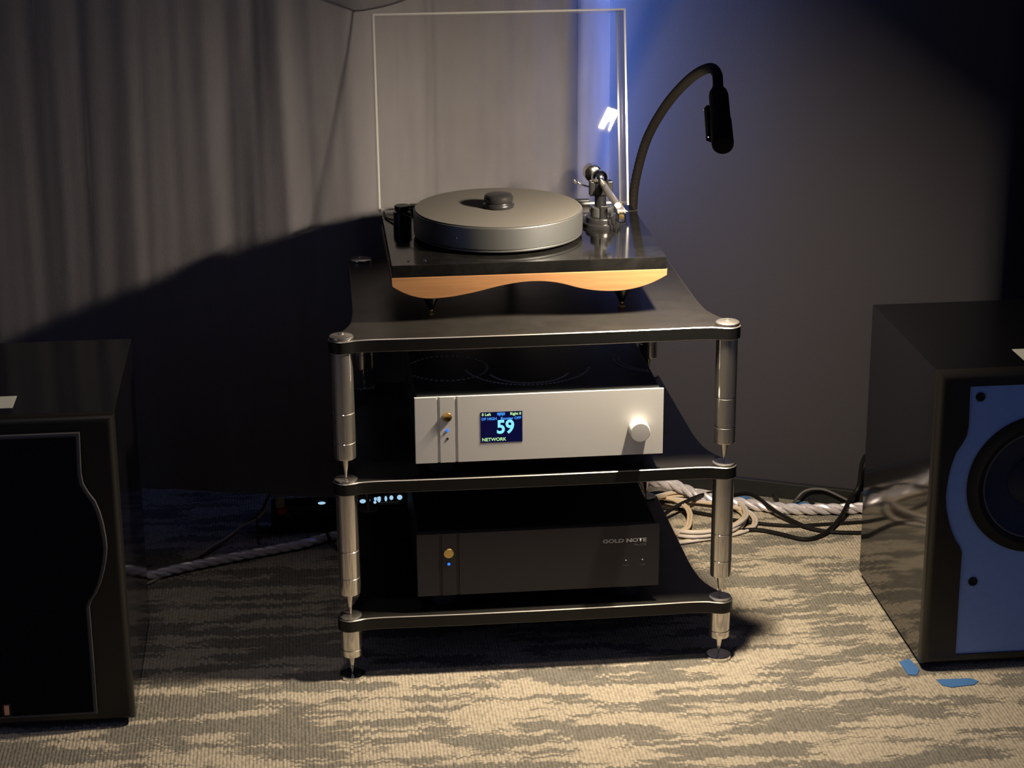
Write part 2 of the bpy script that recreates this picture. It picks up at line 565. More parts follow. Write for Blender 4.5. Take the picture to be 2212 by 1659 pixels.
# angled wall on the right with a rounded outer corner that turns back
poly = [(XR0, yr(XR0))]
c0 = Vector((XR1, yr(XR1)))
dirw = Vector((1, -0.459)).normalized()
nin = Vector((dirw.y, -dirw.x)) * -1                   # points back, away from the room
R = 0.07
start = c0 - dirw * R
cen = start + nin * R
for k in range(13):
    a = k / 12 * (PI / 2 + 0.1)
    p = cen - nin * R * math.cos(a) + dirw * R * math.sin(a)
    poly.append((p.x, p.y))
p = Vector(poly[-1]) + nin * 0.45
poly.append((p.x, p.y))
poly.append((XR0 + 0.05, 1.6))
bm = bmesh.new(); prism(bm, poly, lambda u, v, d: (u, v, d), 0, ZC)
structure('wall_right', bm, M['wall'], 'smooth charcoal wall behind the right speaker', angle=25)
# further walls of the room
bm = bmesh.new(); box(bm, (X0 - 0.06, Y0, 0), (X0, 1.9, ZC)); structure('wall_far_left', bm, M['dark_room'])
bm = bmesh.new(); box(bm, (X1, Y0, 0), (X1 + 0.06, 1.9, ZC)); structure('wall_far_right', bm, M['dark_room'])
bm = bmesh.new(); box(bm, (X0, Y0 - 0.06, 0), (X1, Y0, ZC)); structure('wall_front', bm, M['dark_room'])
bm = bmesh.new(); box(bm, (XR1 + 0.05, 1.84, 0), (X1, 1.9, ZC)); structure('wall_recess', bm, M['dark_room'])
# skirting along the angled wall
bm = bmesh.new()
po = []
for s in (0.0, 1.0):
    x = XR0 + 0.06 + (XR1 - 0.09 - XR0 - 0.06) * s
    po.append((x, yr(x) - 0.001))
off = Vector((-nin.x, -nin.y)) * 0.014
po += [(po[1][0] + off.x, po[1][1] + off.y), (po[0][0] + off.x, po[0][1] + off.y)]
bevel_prism(bm, po, lambda u, v, d: (u, v, d), 0.0, 0.036, 0.003)
bbr = structure('baseboard_right', bm, M['base'], 'low black skirting rail along the charcoal wall')
for xx in (0.598, 0.668):
    yy = yr(xx) - 0.019
    bm = bmesh.new(); box(bm, (xx - 0.004, yy - 0.022, 0.0), (xx + 0.004, yy + 0.004, 0.012), 0.001)
    link('bracket', bm, M['base'], bbr)


def added_door(name, lo, hi, mat, axis, label, n=2):
    """a frame with glowing panes; axis 0: faces +-x, 1: faces -y"""
    b_ = bmesh.new()
    t = 0.05
    a = 1 - axis
    def bar(l, h): box(b_, l, h, 0.004)
    L_, H_ = list(lo), list(hi)
    def mk(a0, a1, z0, z1):
        l = [0, 0, z0]; h = [0, 0, z1]
        l[axis], h[axis] = lo[axis], hi[axis]
        l[a], h[a] = a0, a1
        bar(l, h)
    mk(lo[a], lo[a] + t, lo[2], hi[2]); mk(hi[a] - t, hi[a], lo[2], hi[2])
    mk(lo[a], hi[a], lo[2], lo[2] + t); mk(lo[a], hi[a], hi[2] - t, hi[2])
    o = structure(name, b_, M['base'], label)
    for k in range(n):
        w = (hi[a] - lo[a] - 2 * t) / n
        pl = [0, 0, lo[2] + t]; ph = [0, 0, hi[2] - t]
        m_ = (lo[axis] + hi[axis]) / 2
        pl[axis], ph[axis] = m_ - 0.004, m_ + 0.004
        pl[a], ph[a] = lo[a] + t + k * w + 0.006, lo[a] + t + (k + 1) * w - 0.006
        q = bmesh.new(); box(q, pl, ph)
        link('pane', q, mat, o)
    return o


bm = bmesh.new(); box(bm, (0.128, 0.902, 0.62), (0.144, 0.914, 2.3), 0.001)
sb = structure('added_strip_light', bm, M['base'], 'added blue strip light, unseen behind the curtain')
bm = bmesh.new()
bm.faces.new([bm.verts.new(q) for q in ((0.1443, 0.903, 0.66), (0.1443, 0.913, 0.66), (0.1443, 0.913, 2.28), (0.1443, 0.903, 2.28))])
link('light_strip', bm, M['strip'], sb, smooth=False)  # unseen strip added to make the blue glow on the charcoal wall
added_door('added_door_1', (X0, -2.6, 0.05), (X0 + 0.03, -0.9, 2.1), M['door_glow_left'], 0, 'added glowing glass door on the unseen left wall')  # glowing doors added for dim blue fill and reflections
added_door('added_door_2', (X1 - 0.03, -3.2, 0.05), (X1, -0.9, 2.1), M['door_glow_right'], 0, 'added glowing glass door on the unseen right wall')

# ------------------------------------------------------------------ curtain
ctrl = [(-2.48, 0.90), (-1.7, 0.88), (-1.2, 0.800), (-0.92, 0.725), (-0.72, 0.667), (-0.55, 0.618), (-0.42, 0.584), (-0.33, 0.563), (-0.26, 0.556),
        (-0.19, 0.595), (-0.11, 0.695), (-0.01, 0.760), (0.08, 0.772), (0.16, 0.780), (0.215, 0.815), (0.254, 0.870)]
base = spline([(x, y, 0) for x, y in ctrl], 26)
arc = [0.0]
for a, b in zip(base, base[1:]): arc.append(arc[-1] + (b - a).length)
T_, N_ = [], []
for i in range(len(base)):
    t = (base[min(i + 1, len(base) - 1)] - base[max(i - 1, 0)]).normalized()
    T_.append(t); N_.append(Vector((t.y, -t.x, 0)))
NZ = 40
bm = bmesh.new()
rows = []
for j in range(NZ + 1):
    z = 0.115 + (2.595 - 0.115) * (j / NZ)
    row = []
    for i, p in enumerate(base):
        s = arc[i]
        w = s + 0.03 * mnoise.noise(Vector((s * 2.0, z * 0.5, 3.1)))
        d = 0.013 * mnoise.noise(Vector((w * 8.5, z * 0.45, 1.3))) + 0.0075 * mnoise.noise(Vector((w * 19.0, z * 0.8, 4.2))) + 0.0028 * mnoise.noise(Vector((w * 41.0, z * 1.4, 7.7)))
        if p.x > -0.19: d *= 1.35
        if p.x > 0.17: d *= 0.3
        if p.x < -0.55: d *= max(0.55, 1.0 + (p.x + 0.55) * 0.9)
        near = max(0.0, 1.0 - abs(p.x + 0.26) / 0.16)
        near = near * near * (3 - 2 * near)
        d = d * (1 - 0.5 * near) - 0.003 * near
        q = p + N_[i] * d
        row.append(bm.verts.new((q.x, q.y, z)))
    rows.append(row)
for A, B in zip(rows, rows[1:]):
    for i in range(len(base) - 1):
        bm.faces.new((A[i], A[i + 1], B[i + 1], B[i]))
g = bmesh.ops.solidify(bm, geom=bm.faces[:], thickness=0.002)
cur = link('curtain', bm, M['curtain'], angle=80)
props(cur, 'charcoal curtain hanging in folds behind the rack', 'curtain')

# ------------------------------------------------------------------ equipment rack
Z1, Z2, Z3 = 0.6246, 0.3727, 0.1191                   # tops of the metal caps
WF, WR, RD = 0.3264, 0.2760, 0.4921
rack = empty('equipment_rack', (0, 0, 0), 'three-tier black rack on spiked steel posts, carrying the turntable and both amplifiers', 'rack')
ER = 0.0225


def half_outline():
    """right half of the shelf plan from front centre to rear centre"""
    P = [(0.0, -0.016), (0.12, -0.0155), (0.22, -0.0135)]
    P += qbez((0.235, -0.0130), (0.285, -0.0105), (0.305, -0.0150), 6)
    P += qbez((0.305, -0.0150), (0.314, -0.0195), (WF, -ER), 4)[1:]
    for k in range(1, 9):
        a = -PI / 2 + k / 9 * (PI * 0.86)
        P.append((WF + ER * math.cos(a), ER * math.sin(a)))
    e = P[-1]
    P += qbez(e, (0.322, 0.036), (0.309, 0.085), 8)[1:]
    P += qbez((0.309, 0.085), (0.303, 0.125), (0.302, 0.18), 5)[1:]
    P += [(0.301, 0.30), (0.300, 0.42)]
    for k in range(0, 9):
        a = 0.05 + k / 8 * (PI / 2 - 0.05)
        P.append((WR + 0.024 * math.cos(a), RD + 0.024 * math.sin(a)))
    P += [(0.0, RD + 0.024)]
    return P


def full_outline():
    h = half_outline()
    return h + [(-x, y) for x, y in reversed(h[1:-1])]


OUT = full_outline()
posts = [(-WF, 0.0), (WF, 0.0), (-WR, RD), (WR, RD)]
for zc in (Z1, Z2, Z3):
    bm = bmesh.new()
    bevel_prism(bm, OUT, lambda u, v, d: (u, v, d), zc - 0.0265, zc - 0.004, 0.0014, 1, edge_mi=(Vector((0, 0, 1)), 1, 2))
    link('shelf', bm, [M['shelf'], M['shelf_edge'], M['shelf_rim']], rack)
    for x, y in posts:
        bm = bmesh.new()
        lathe(bm, [(0.0195, -0.0042), (0.0200, -0.0020), (0.0196, -0.0008), (0.0178, 0.0), (0.012, 0.0006), (0.006, 0.0), (0.0, -0.0008)] if zc != Z1 else
              [(0.0195, -0.0042), (0.0205, -0.0015), (0.0200, 0.0005), (0.0180, 0.0018), (0.010, 0.0032), (0.005, 0.0040), (0.0045, 0.0055), (0.0, 0.0065)], (x, y, zc), 40)
        link('post_cap', bm, M['steel'], rack)
for (zt, zb, tip, gr) in ((Z1 - 0.0265, 0.4090, Z2 - 0.0008, (0.56, 0.84)), (Z2 - 0.0265, 0.1590, Z3 - 0.0008, (0.56, 0.83)), (Z3 - 0.0265, 0.0415, 0.0055, (0.72,))):
    for x, y in posts:
        r = 0.0186
        h = zt - zb
        prof = [(r - 0.0022, 0), (r - 0.0006, 0.0008), (r, 0.0025)]
        for f in sorted(1 - g_ for g_ in gr):
            zz = h * f
            prof += [(r, zz - 0.0014), (r - 0.0009, zz - 0.0005), (r - 0.0009, zz + 0.0005), (r, zz + 0.0014)]
        prof += [(r, h)]
        bm = bmesh.new()
        lathe(bm, prof, (x, y, zb), 48)
        po = link('post', bm, M['steel'], rack)
        bm = bmesh.new()
        hh = zb - tip
        lathe(bm, [(0.0, 0), (0.0012, 0.0015), (0.0050, hh * 0.62), (0.0062, hh * 0.86), (0.0066, hh)], (x, y, tip), 24)
        link('spike', bm, M['steel'], po)
for x, y in posts:
    bm = bmesh.new()
    lathe(bm, [(0.0225, 0.0), (0.0228, 0.002), (0.0222, 0.0055), (0.019, 0.0068), (0.006, 0.0062), (0.0, 0.0052)], (x, y, 0.0), 40)
    link('floor_disc', bm, M['chrome'], rack)

S1, S2, S3 = Z1 - 0.004, Z2 - 0.004, Z3 - 0.004        # shelf surfaces


# ------------------------------------------------------------------ amplifiers
def groove_panel(ax, y0, w, z0, z1, grooves, mat, parent, name='front_panel'):
    """front plate extruded along z with two vertical grooves; front face at y0"""
    hw = w / 2
    pts = [(ax - hw, y0 + 0.005), (ax - hw, y0 + 0.0008), (ax - hw + 0.0008, y0)]
    for gx in grooves:
        pts += [(gx - 0.0027, y0), (gx - 0.0022, y0 + 0.0022), (gx + 0.0022, y0 + 0.0022), (gx + 0.0027, y0)]
    pts += [(ax + hw - 0.0008, y0), (ax + hw, y0 + 0.0008), (ax + hw, y0 + 0.005)]
    bm = bmesh.new()
    prism(bm, pts, lambda u, v, d: (u, v, d), z0, z1)
    return link(name, bm, mat, parent, angle=20)


def feet(parent, ax, y0, zs, zb):
    for sx in (-1, 1):
        for yy in (y0 + 0.05, y0 + 0.32):
            bm = bmesh.new()
            lathe(bm, [(0.020, 0), (0.021, 0.002), (0.021, zb - zs - 0.0005), (0.019, zb - zs)], (ax + sx * 0.165, yy, zs), 28)
            link('foot', bm, M['rubber'], parent)


AX, AY, AZ0, AZ1 = 0.0043, -0.0140, 0.3978, 0.515
amp = empty('integrated_amplifier', (AX, AY, S2), 'silver-fronted amplifier with lit display and volume knob on the middle shelf', 'amplifier')
gx = (-0.1679, -0.1378)
groove_panel(AX, AY, 0.4243, AZ0, AZ1, gx, M['silver_panel'], amp)
bm = bmesh.new(); box(bm, (AX - 0.208, AY + 0.005, AZ0 + 0.003), (AX + 0.208, AY + 0.37, AZ1 - 0.001), 0.002)
link('case', bm, M['amp_case'], amp)
# cooling holes in rings on the top plate, pale rims stand for their glints
bm = bmesh.new()
for (cx, cy, r, a0, a1, n) in ((0.235, 0.156, 0.078, 2.2, 4.6, 26), (0.235, 0.156, 0.070, 2.2, 4.6, 22), (0.0, 0.116, 0.070, 3.4, 6.0, 30), (0.0, 0.146, 0.11, 3.3, 6.1, 40), (-0.14, 0.146, 0.07, 0, 6.28, 46)):
    for k in range(n):
        a = a0 + (a1 - a0) * k / n
        px, py = cx + r * math.cos(a), cy + r * math.sin(a)
        if abs(px - AX) < 0.205 and AY + 0.02 < py < AY + 0.36:
            lathe(bm, [(0.0030, 0.0), (0.0026, 0.0006), (0.0018, 0.0003), (0.0016, 0.0)], (px, py, AZ1 - 0.001), 8, cap=False)
props(link('vent_holes', bm, M['silver_panel'], amp), kind='stuff')
feet(amp, AX, AY, S2, AZ0 + 0.003)
bm = bmesh.new(); lathe(bm, [(0.0082, 0.0), (0.0082, 0.002), (0.0074, 0.0032), (0.0030, 0.0020), (0.0, 0.0018)], (-0.1531, AY, 0.4795), 32, axis=(0, -1, 0))
props(link('power_button', bm, M['gold'], amp), 'round gold power button')
bm = bmesh.new(); lathe(bm, [(0.0026, 0.0), (0.0022, 0.0012), (0.0, 0.0016)], (-0.1531, AY, 0.4558), 16, axis=(0, -1, 0))
props(link('indicator_light', bm, M['blue_led'], amp), 'lit blue indicator')
bm = bmesh.new(); lathe(bm, [(0.0022, 0.0), (0.0022, 0.0006), (0.0, 0.0003)], (-0.1531, AY, 0.4405), 14, axis=(0, -1, 0))
link('sensor_hole', bm, M['rubber'], amp)
# knob
KX, KZ = 0.173, 0.4459
bm = bmesh.new()
lathe(bm, [(0.0170, 0.0), (0.0172, 0.001), (0.0172, 0.0235), (0.0166, 0.0246), (0.0158, 0.0250), (0.0, 0.0246)], (KX, AY - 0.0002, KZ), 56, axis=(0, -1, 0))
props(link('volume_knob', bm, M['silver_panel'], amp), 'round silver volume knob')
# display
DX0, DX1, DZ0, DZ1 = -0.0966, -0.0255, 0.4306, 0.4852
bm = bmesh.new(); box(bm, (DX0, AY - 0.0004, DZ0), (DX1, AY + 0.002, DZ1), 0.0)
disp = props(link('display', bm, M['screen'], amp, smooth=False), 'dark blue lit display reading 59')
dy = AY - 0.0009
text_mesh('display_number', '59', 0.0330, M['cyan'], disp, (-0.0697, dy, 0.4405), bold=0.0010, xs=0.92)
text_mesh('display_source', 'NETWORK', 0.0082, M['lime'], disp, (-0.0946, dy, 0.4319), bold=0.00016)
text_mesh('display_left_level', '0 Left', 0.0066, M['lime'], disp, (-0.0946, dy, 0.4777), bold=0.0002)
text_mesh('display_clock', '0|0|0', 0.0066, M['sky'], disp, (-0.0618, dy, 0.478), 'CENTER', bold=0.0003)
text_mesh('display_right_level', 'Right 0', 0.0066, M['lime'], disp, (-0.0276, dy, 0.4777), 'RIGHT', bold=0.0002)
text_mesh('display_damping', 'DF HIGH', 0.0066, M['sky'], disp, (-0.0951, dy, 0.4698), bold=0.0002)
text_mesh('display_booster', 'Booster OFF', 0.0066, M['sky'], disp, (-0.0276, dy, 0.4698), 'RIGHT', bold=0.0002)

BX, BY, BZ0, BZ1 = 0.0033, -0.0030, 0.1468, 0.262
amp2 = empty('power_amplifier', (BX, BY, S3), 'all-black amplifier with a gold button and lettering on the lowest shelf', 'amplifier')
groove_panel(BX, BY, 0.4243, BZ0, BZ1, (-0.1679, -0.1378), M['black_panel'], amp2)
bm = bmesh.new(); box(bm, (BX - 0.208, BY + 0.005, BZ0 + 0.003), (BX + 0.208, BY + 0.37, BZ1 - 0.001), 0.002)
link('case', bm, M['black_panel'], amp2)
feet(amp2, BX, BY, S3, BZ0 + 0.003)
bm = bmesh.new(); lathe(bm, [(0.0090, 0.0), (0.0090, 0.0020), (0.0082, 0.0028), (0.0, 0.0030)], (-0.1536, BY, 0.226), 36, axis=(0, -1, 0))
props(link('power_button', bm, M['gold'], amp2), 'round gold power button')
bm = bmesh.new(); lathe(bm, [(0.0026, 0.0), (0.0022, 0.0012), (0.0, 0.0016)], (-0.1536, BY, 0.2055), 16, axis=(0, -1, 0))
props(link('indicator_light', bm, M['blue_led'], amp2), 'lit blue indicator')
text_mesh('lettering', 'GOLD NOTE', 0.0094, M['print'], amp2, (0.1927, BY - 0.0004, 0.2294), 'RIGHT', xs=1.42, bold=0.00035)
text_mesh('lettering', 'PA-1175', 0.0062, M['dim_print'], amp2, (0.1927, BY - 0.0004, 0.2225), 'RIGHT', bold=0.0002)
for x in (0.1567, 0.1858):
    bm = bmesh.new(); lathe(bm, [(0.0014, 0.0), (0.0012, 0.0008), (0.0, 0.001)], (x, BY, 0.1966), 12, axis=(0, -1, 0))
    link('status_light', bm, M['print'], amp2)
text_mesh('lettering', 'PWR', 0.0045, M['dim_print'], amp2, (0.1567, BY - 0.0004, 0.185), 'CENTER')
text_mesh('lettering', 'TEMP', 0.0045, M['dim_print'], amp2, (0.1858, BY - 0.0004, 0.185), 'CENTER')

# ------------------------------------------------------------------ turntable
TX0, TX1, TY0, TY1 = -0.2365, 0.2325, 0.065, 0.445
SLT, SLB = 0.7245, 0.7035
tt = empty('turntable', ((TX0 + TX1) / 2, 0.25, S1), 'black turntable with a wavy walnut base, thick silver platter and raised clear lid', 'turntable')
bm = bmesh.new(); box(bm, (TX0, TY0, SLB), (TX1, TY1, SLT), 0.0012)
link('top_slab', bm, M['slab'], tt)
low = []
for a, b, c, n in (((0.2330, 0.6925), (0.198, 0.6705), (0.152, 0.6672), 8), ((0.152, 0.6672), (0.105, 0.6655), (0.062, 0.6805), 8), ((0.062, 0.6805), (0.034, 0.6893), (0.002, 0.6892), 6),
                   ((0.002, 0.6892), (-0.030, 0.6890), (-0.070, 0.6795), 6), ((-0.070, 0.6795), (-0.140, 0.6625), (-0.180, 0.6652), 8), ((-0.180, 0.6652), (-0.212, 0.6690), (-0.2372, 0.6880), 8)):
    low += qbez(a, b, c, n)[:-1]
low.append((-0.2372, 0.6880))
poly = [(-0.2372, SLB - 0.0002), (0.2330, SLB - 0.0002)] + low
bm = bmesh.new(); bevel_prism(bm, poly, lambda u, v, d: (u, d, v), TY0 - 0.0005, TY1 - 0.004, 0.0015, 2)
props(link('wooden_base', bm, M['wood'], tt, angle=40), 'wavy walnut base board')
for fx, fy in ((-0.169, 0.114), (0.164, 0.121), (0.0, 0.40)):
    top = 0.668 if abs(fx) > 0.05 else 0.690
    bm = bmesh.new()
    lathe(bm, [(0.0045, 0.0), (0.0050, 0.002), (0.0165, top - 0.632 - 0.008), (0.0175, top - 0.632)], (fx, fy, 0.632), 28)
    f_ = link('foot', bm, M['black_metal'], tt)
    bm = bmesh.new()
    lathe(bm, [(0.0062, 0.0), (0.0066, 0.0022), (0.0030, 0.0032), (0.0038, 0.0075), (0.0044, 0.0110), (0.0040, 0.0125)], (fx, fy, S1), 20)
    props(link('foot_tip', bm, M['gold'], f_), 'gold foot tip')
PX, PY, PR = -0.038, 0.255, 0.150
PZ0, PZ1 = 0.7290, 0.7735
bm = bmesh.new(); lathe(bm, [(0.055, 0.0), (0.055, PZ0 - SLT + 0.001)], (PX, PY, SLT), 40)
link('bearing_hub', bm, M['black_metal'], tt)
bm = bmesh.new()
lathe(bm, [(0.0, 0.0), (PR - 0.006, 0.0), (PR - 0.0022, 0.0006), (PR - 0.0008, 0.0020), (PR - 0.0008, 0.0040), (PR - 0.0016, 0.0048), (PR - 0.0004, 0.0058), (PR, 0.0070),
           (PR, PZ1 - PZ0 - 0.0028), (PR - 0.0008, PZ1 - PZ0 - 0.0010), (PR - 0.0030, PZ1 - PZ0), (0.0, PZ1 - PZ0)], (PX, PY, PZ0), 128)
plat = props(link('platter', bm, M['platter'], tt), 'thick silver platter')
bm = bmesh.new()
lathe(bm, [(PR - 0.0032, 0.0), (PR - 0.0030, 0.0014), (PR - 0.0038, 0.0018), (0.0, 0.0018)], (PX, PY, PZ1), 96)
props(link('platter_mat', bm, M['mat'], plat), 'grey felt mat')
MZ = PZ1 + 0.0018
# motor pulley housing beside the platter
bm = bmesh.new()
lathe(bm, [(0.0165, 0.0), (0.0165, 0.026), (0.0158, 0.0272), (0.011, 0.0275), (0.0105, 0.0300), (0.0135, 0.0303), (0.0140, 0.0385), (0.0130, 0.0395), (0.0, 0.0395)], (-0.2035, 0.335, SLT), 36)
mo = link('motor_pulley', bm, M['black_metal'], tt)
bm = bmesh.new()
q0 = Vector((-0.2035, 0.335, SLT + 0.0285)); q1 = Vector((PX, PY, SLT + 0.0285))
d = (q1 - q0); dl = d.length; d.normalize(); nn = Vector((-d.y, d.x, 0))
for s in (-1, 1):
    k_ = (0.0105 - 0.1495) / dl
    e = Vector((0, 0, 0)) + d * (-0) + nn * s
    a_ = q0 + nn * s * 0.0105; b_ = q1 + nn * s * 0.1500 - d * 0.02
    tube(bm, [a_, a_.lerp(b_, 0.5), b_], 0.0011, 6)
link('drive_belt', bm, M['rubber'], tt)
bm = bmesh.new(); tube(bm, spline([(-0.2035, 0.335, SLT + 0.010), (-0.2195, 0.372, SLT + 0.004), (-0.2300, 0.400, SLT + 0.002), (-0.232, 0.44, SLT + 0.002)], 6), 0.0018, 8)
link('motor_lead', bm, M['black_wire'], tt)
for sx, sy in ((-0.206, 0.092), (-0.179, 0.094)):
    bm = bmesh.new(); lathe(bm, [(0.0030, 0.0), (0.0030, 0.0008), (0.0022, 0.0016), (0.0, 0.0020)], (sx, sy, SLT), 20)
    props(link('control_button', bm, M['chrome'], tt), 'small chrome control button')
# tonearm on its round base
TAX, TAY = 0.155, 0.300
bm = bmesh.new()
lathe(bm, [(0.0370, 0.0), (0.0372, 0.0060), (0.0360, 0.0075), (0.0305, 0.0080), (0.0300, 0.0150), (0.0290, 0.0165), (0.0215, 0.0170), (0.0, 0.0170)], (TAX, TAY, SLT), 56)
ab = link('tonearm_base', bm, M['weight'], tt)
bm = bmesh.new(); lathe(bm, [(0.0200, 0.0), (0.0208, 0.001), (0.0208, 0.0165), (0.0198, 0.0178), (0.0, 0.0178)], (TAX, TAY, SLT + 0.017), 40)
props(link('height_collar', bm, M['platter'], ab), 'grey metal height collar')
bm = bmesh.new(); box(bm, (TAX - 0.0065, TAY - 0.0235, SLT + 0.016), (TAX + 0.0065, TAY - 0.0185, SLT + 0.040), 0.0012)
link('collar_clamp', bm, M['black_metal'], ab)
bm = bmesh.new()
lathe(bm, [(0.0105, 0.0), (0.0105, 0.020), (0.0150, 0.024), (0.0155, 0.040), (0.0130, 0.047), (0.0, 0.048)], (TAX - 0.003, TAY, SLT + 0.0348), 32)
box(bm, (TAX - 0.0235, TAY - 0.010, SLT + 0.055), (TAX - 0.013, TAY + 0.010, SLT + 0.082), 0.002)
box(bm, (TAX + 0.0080, TAY - 0.010, SLT + 0.055), (TAX + 0.0180, TAY + 0.010, SLT + 0.082), 0.002)
link('tonearm_pivot', bm, M['black_metal'], tt)
bm = bmesh.new(); lathe(bm, [(0.0125, 0.0), (0.0145, 0.003), (0.0150, 0.008), (0.0135, 0.0135), (0.0095, 0.0180), (0.0045, 0.0203), (0.0, 0.0208)], (TAX - 0.006, TAY - 0.004, SLT + 0.0815), 32)
props(link('pivot_cap', bm, M['chrome'], tt), 'domed chrome pivot cap')
bm = bmesh.new()
pth = spline([(TAX - 0.006, TAY + 0.058, 0.8055), (TAX - 0.002, TAY + 0.01, 0.8045), (0.1565, 0.225, 0.7995), (0.1600, 0.150, 0.7955)], 8)
tube(bm, pth, 0.0062, 16)
arm = props(link('tonearm_tube', bm, M['steel'], tt), 'polished tonearm tube')
bm = bmesh.new(); lathe(bm, [(0.0, 0.0), (0.0150, 0.0008), (0.0160, 0.002), (0.0160, 0.024), (0.0150, 0.026), (0.0, 0.026)], (TAX - 0.0075, TAY + 0.056, 0.8058), 32, axis=(-0.05, 1, 0.01))
link('counterweight', bm, M['chrome'], arm)
bm = bmesh.new()
box(bm, (0.1535, 0.116, 0.7915), (0.1690, 0.152, 0.7965), 0.0012)
box(bm, (0.1555, 0.150, 0.7905), (0.1655, 0.158, 0.8000), 0.0012)
link('headshell', bm, M['steel'], arm)
bm = bmesh.new()
box(bm, (0.1545, 0.113, 0.7740), (0.1570, 0.141, 0.7915), 0.0006)
box(bm, (0.1660, 0.113, 0.7740), (0.1685, 0.141, 0.7915), 0.0006)
box(bm, (0.1545, 0.116, 0.7730), (0.1685, 0.141, 0.7760), 0.0006)
link('cartridge', bm, M['chrome'], arm)
bm = bmesh.new(); lathe(bm, [(0.0045, 0.0), (0.0045, 0.004), (0.0, 0.0045)], (0.1615, 0.118, 0.7845), 16, axis=(0, -1, 0))
props(link('cartridge_core', bm, M['gold'], arm), 'brass cartridge core')
bm = bmesh.new(); tube(bm, spline([(0.168, 0.128, 0.7930), (0.176, 0.126, 0.7915), (0.184, 0.124, 0.7925), (0.192, 0.122, 0.7955)], 5), lambda t: 0.0019 * (1 - 0.6 * t), 8)
link('finger_lift', bm, M['chrome'], arm)
for k, (gx_, gy_, gz_) in enumerate(((0.172, 0.243, 0.776), (0.180, 0.238, 0.776))):
    bm = bmesh.new(); lathe(bm, [(0.0034, 0.0), (0.0038, 0.002), (0.0034, 0.006), (0.0, 0.0066)], (gx_, gy_, gz_ - 0.002), 16)
    hd_ = props(link('arm_rest_post', bm, M['gold'], tt), 'small brass arm rest knob')
    bm = bmesh.new(); lathe(bm, [(0.0014, SLT - gz_ + 0.0005), (0.0014, -0.002)], (gx_, gy_, gz_), 10)
    props(link('stem', bm, M['black_metal'], hd_), 'thin black stem')
bm = bmesh.new()
tube(bm, spline([(TAX - 0.02, TAY + 0.012, 0.792), (TAX - 0.034, TAY + 0.016, 0.796), (TAX - 0.044, TAY + 0.018, 0.802)], 5), 0.0016, 8)
lathe(bm, [(0.0034, 0.0), (0.0038, 0.002), (0.0030, 0.008), (0.0, 0.0085)], (TAX - 0.044, TAY + 0.018, 0.799), 14, axis=(-0.6, 0, 0.8))
link('antiskate_lever', bm, M['chrome'], tt)

# raised clear lid, leaning back
TH = math.radians(10.5)
LY, LZ = 0.452, 0.7285
ey = Vector((0, math.sin(TH), math.cos(TH)))           # up along the lid plate
en = Vector((0, -math.cos(TH), math.sin(TH)))          # out of the lid, towards the front
LXa, LXb, LH, LD, LT = -0.2440, 0.2135, 0.3550, 0.095, 0.0034


def lid_pt(x, h, d_): return Vector((x, LY, LZ)) + ey * h + en * d_


lid = empty('dust_cover', (0, LY, LZ), None, None)
lid.parent = tt
lid.matrix_parent_inverse = parent_world(tt).inverted()


def lid_box(name, x0, x1, h0, h1, d0, d1):
    bm = bmesh.new()
    g = bmesh.new()
    bmesh.ops.create_cube(g, size=1.0)
    dims = (x1 - x0, h1 - h0, d1 - d0)
    for v in g.verts:
        v.co = lid_pt((x0 + x1) / 2 + v.co.x * dims[0], (h0 + h1) / 2 + v.co.y * dims[1], (d0 + d1) / 2 + v.co.z * dims[2])
    thin = dims.index(min(dims))
    ax = (Vector((1, 0, 0)), ey, en)[thin]
    bmesh.ops.recalc_face_normals(g, faces=g.faces[:])
    g.normal_update()
    for f in g.faces:
        f.material_index = 0 if abs(f.normal.dot(ax)) > 0.9 else 1
    merge(bm, g)
    return link(name, bm, [M['acrylic'], M['acrylic_edge']], lid, smooth=False)


lid_box('lid_panel', LXa + LT, LXb - LT, LT, LH - LT, 0, LT)
lid_box('side_panel', LXa, LXa + LT, 0, LH, 0, LD)
lid_box('side_panel', LXb - LT, LXb, 0, LH, 0, LD)
lid_box('front_panel', LXa + LT, LXb - LT, LH - LT, LH, 0, LD)
lid_box('rear_panel', LXa + LT, LXb - LT, 0, LT, 0, 0.030)
for hx in (-0.17, 0.14):
    bm = bmesh.new(); box(bm, (hx - 0.014, LY - 0.008, SLB + 0.002), (hx + 0.014, LY + 0.010, SLT + 0.012), 0.002)
    link('hinge', bm, M['black_metal'], tt)

# record weight resting on the mat
rw = empty('record_weight', (PX + 0.001, 0.2515, MZ), 'black metal record weight standing on the grey platter mat', 'record weight')
bm = bmesh.new()
lathe(bm, [(0.0255, 0.0), (0.0272, 0.0012), (0.0276, 0.0045), (0.0268, 0.0070), (0.0250, 0.0085), (0.0246, 0.0100), (0.0256, 0.0115), (0.0262, 0.0160), (0.0255, 0.0205), (0.0225, 0.0235), (0.0150, 0.0248), (0.0, 0.0250)], (PX + 0.001, 0.2515, MZ), 56)
link('body', bm, M['weight'], rw)

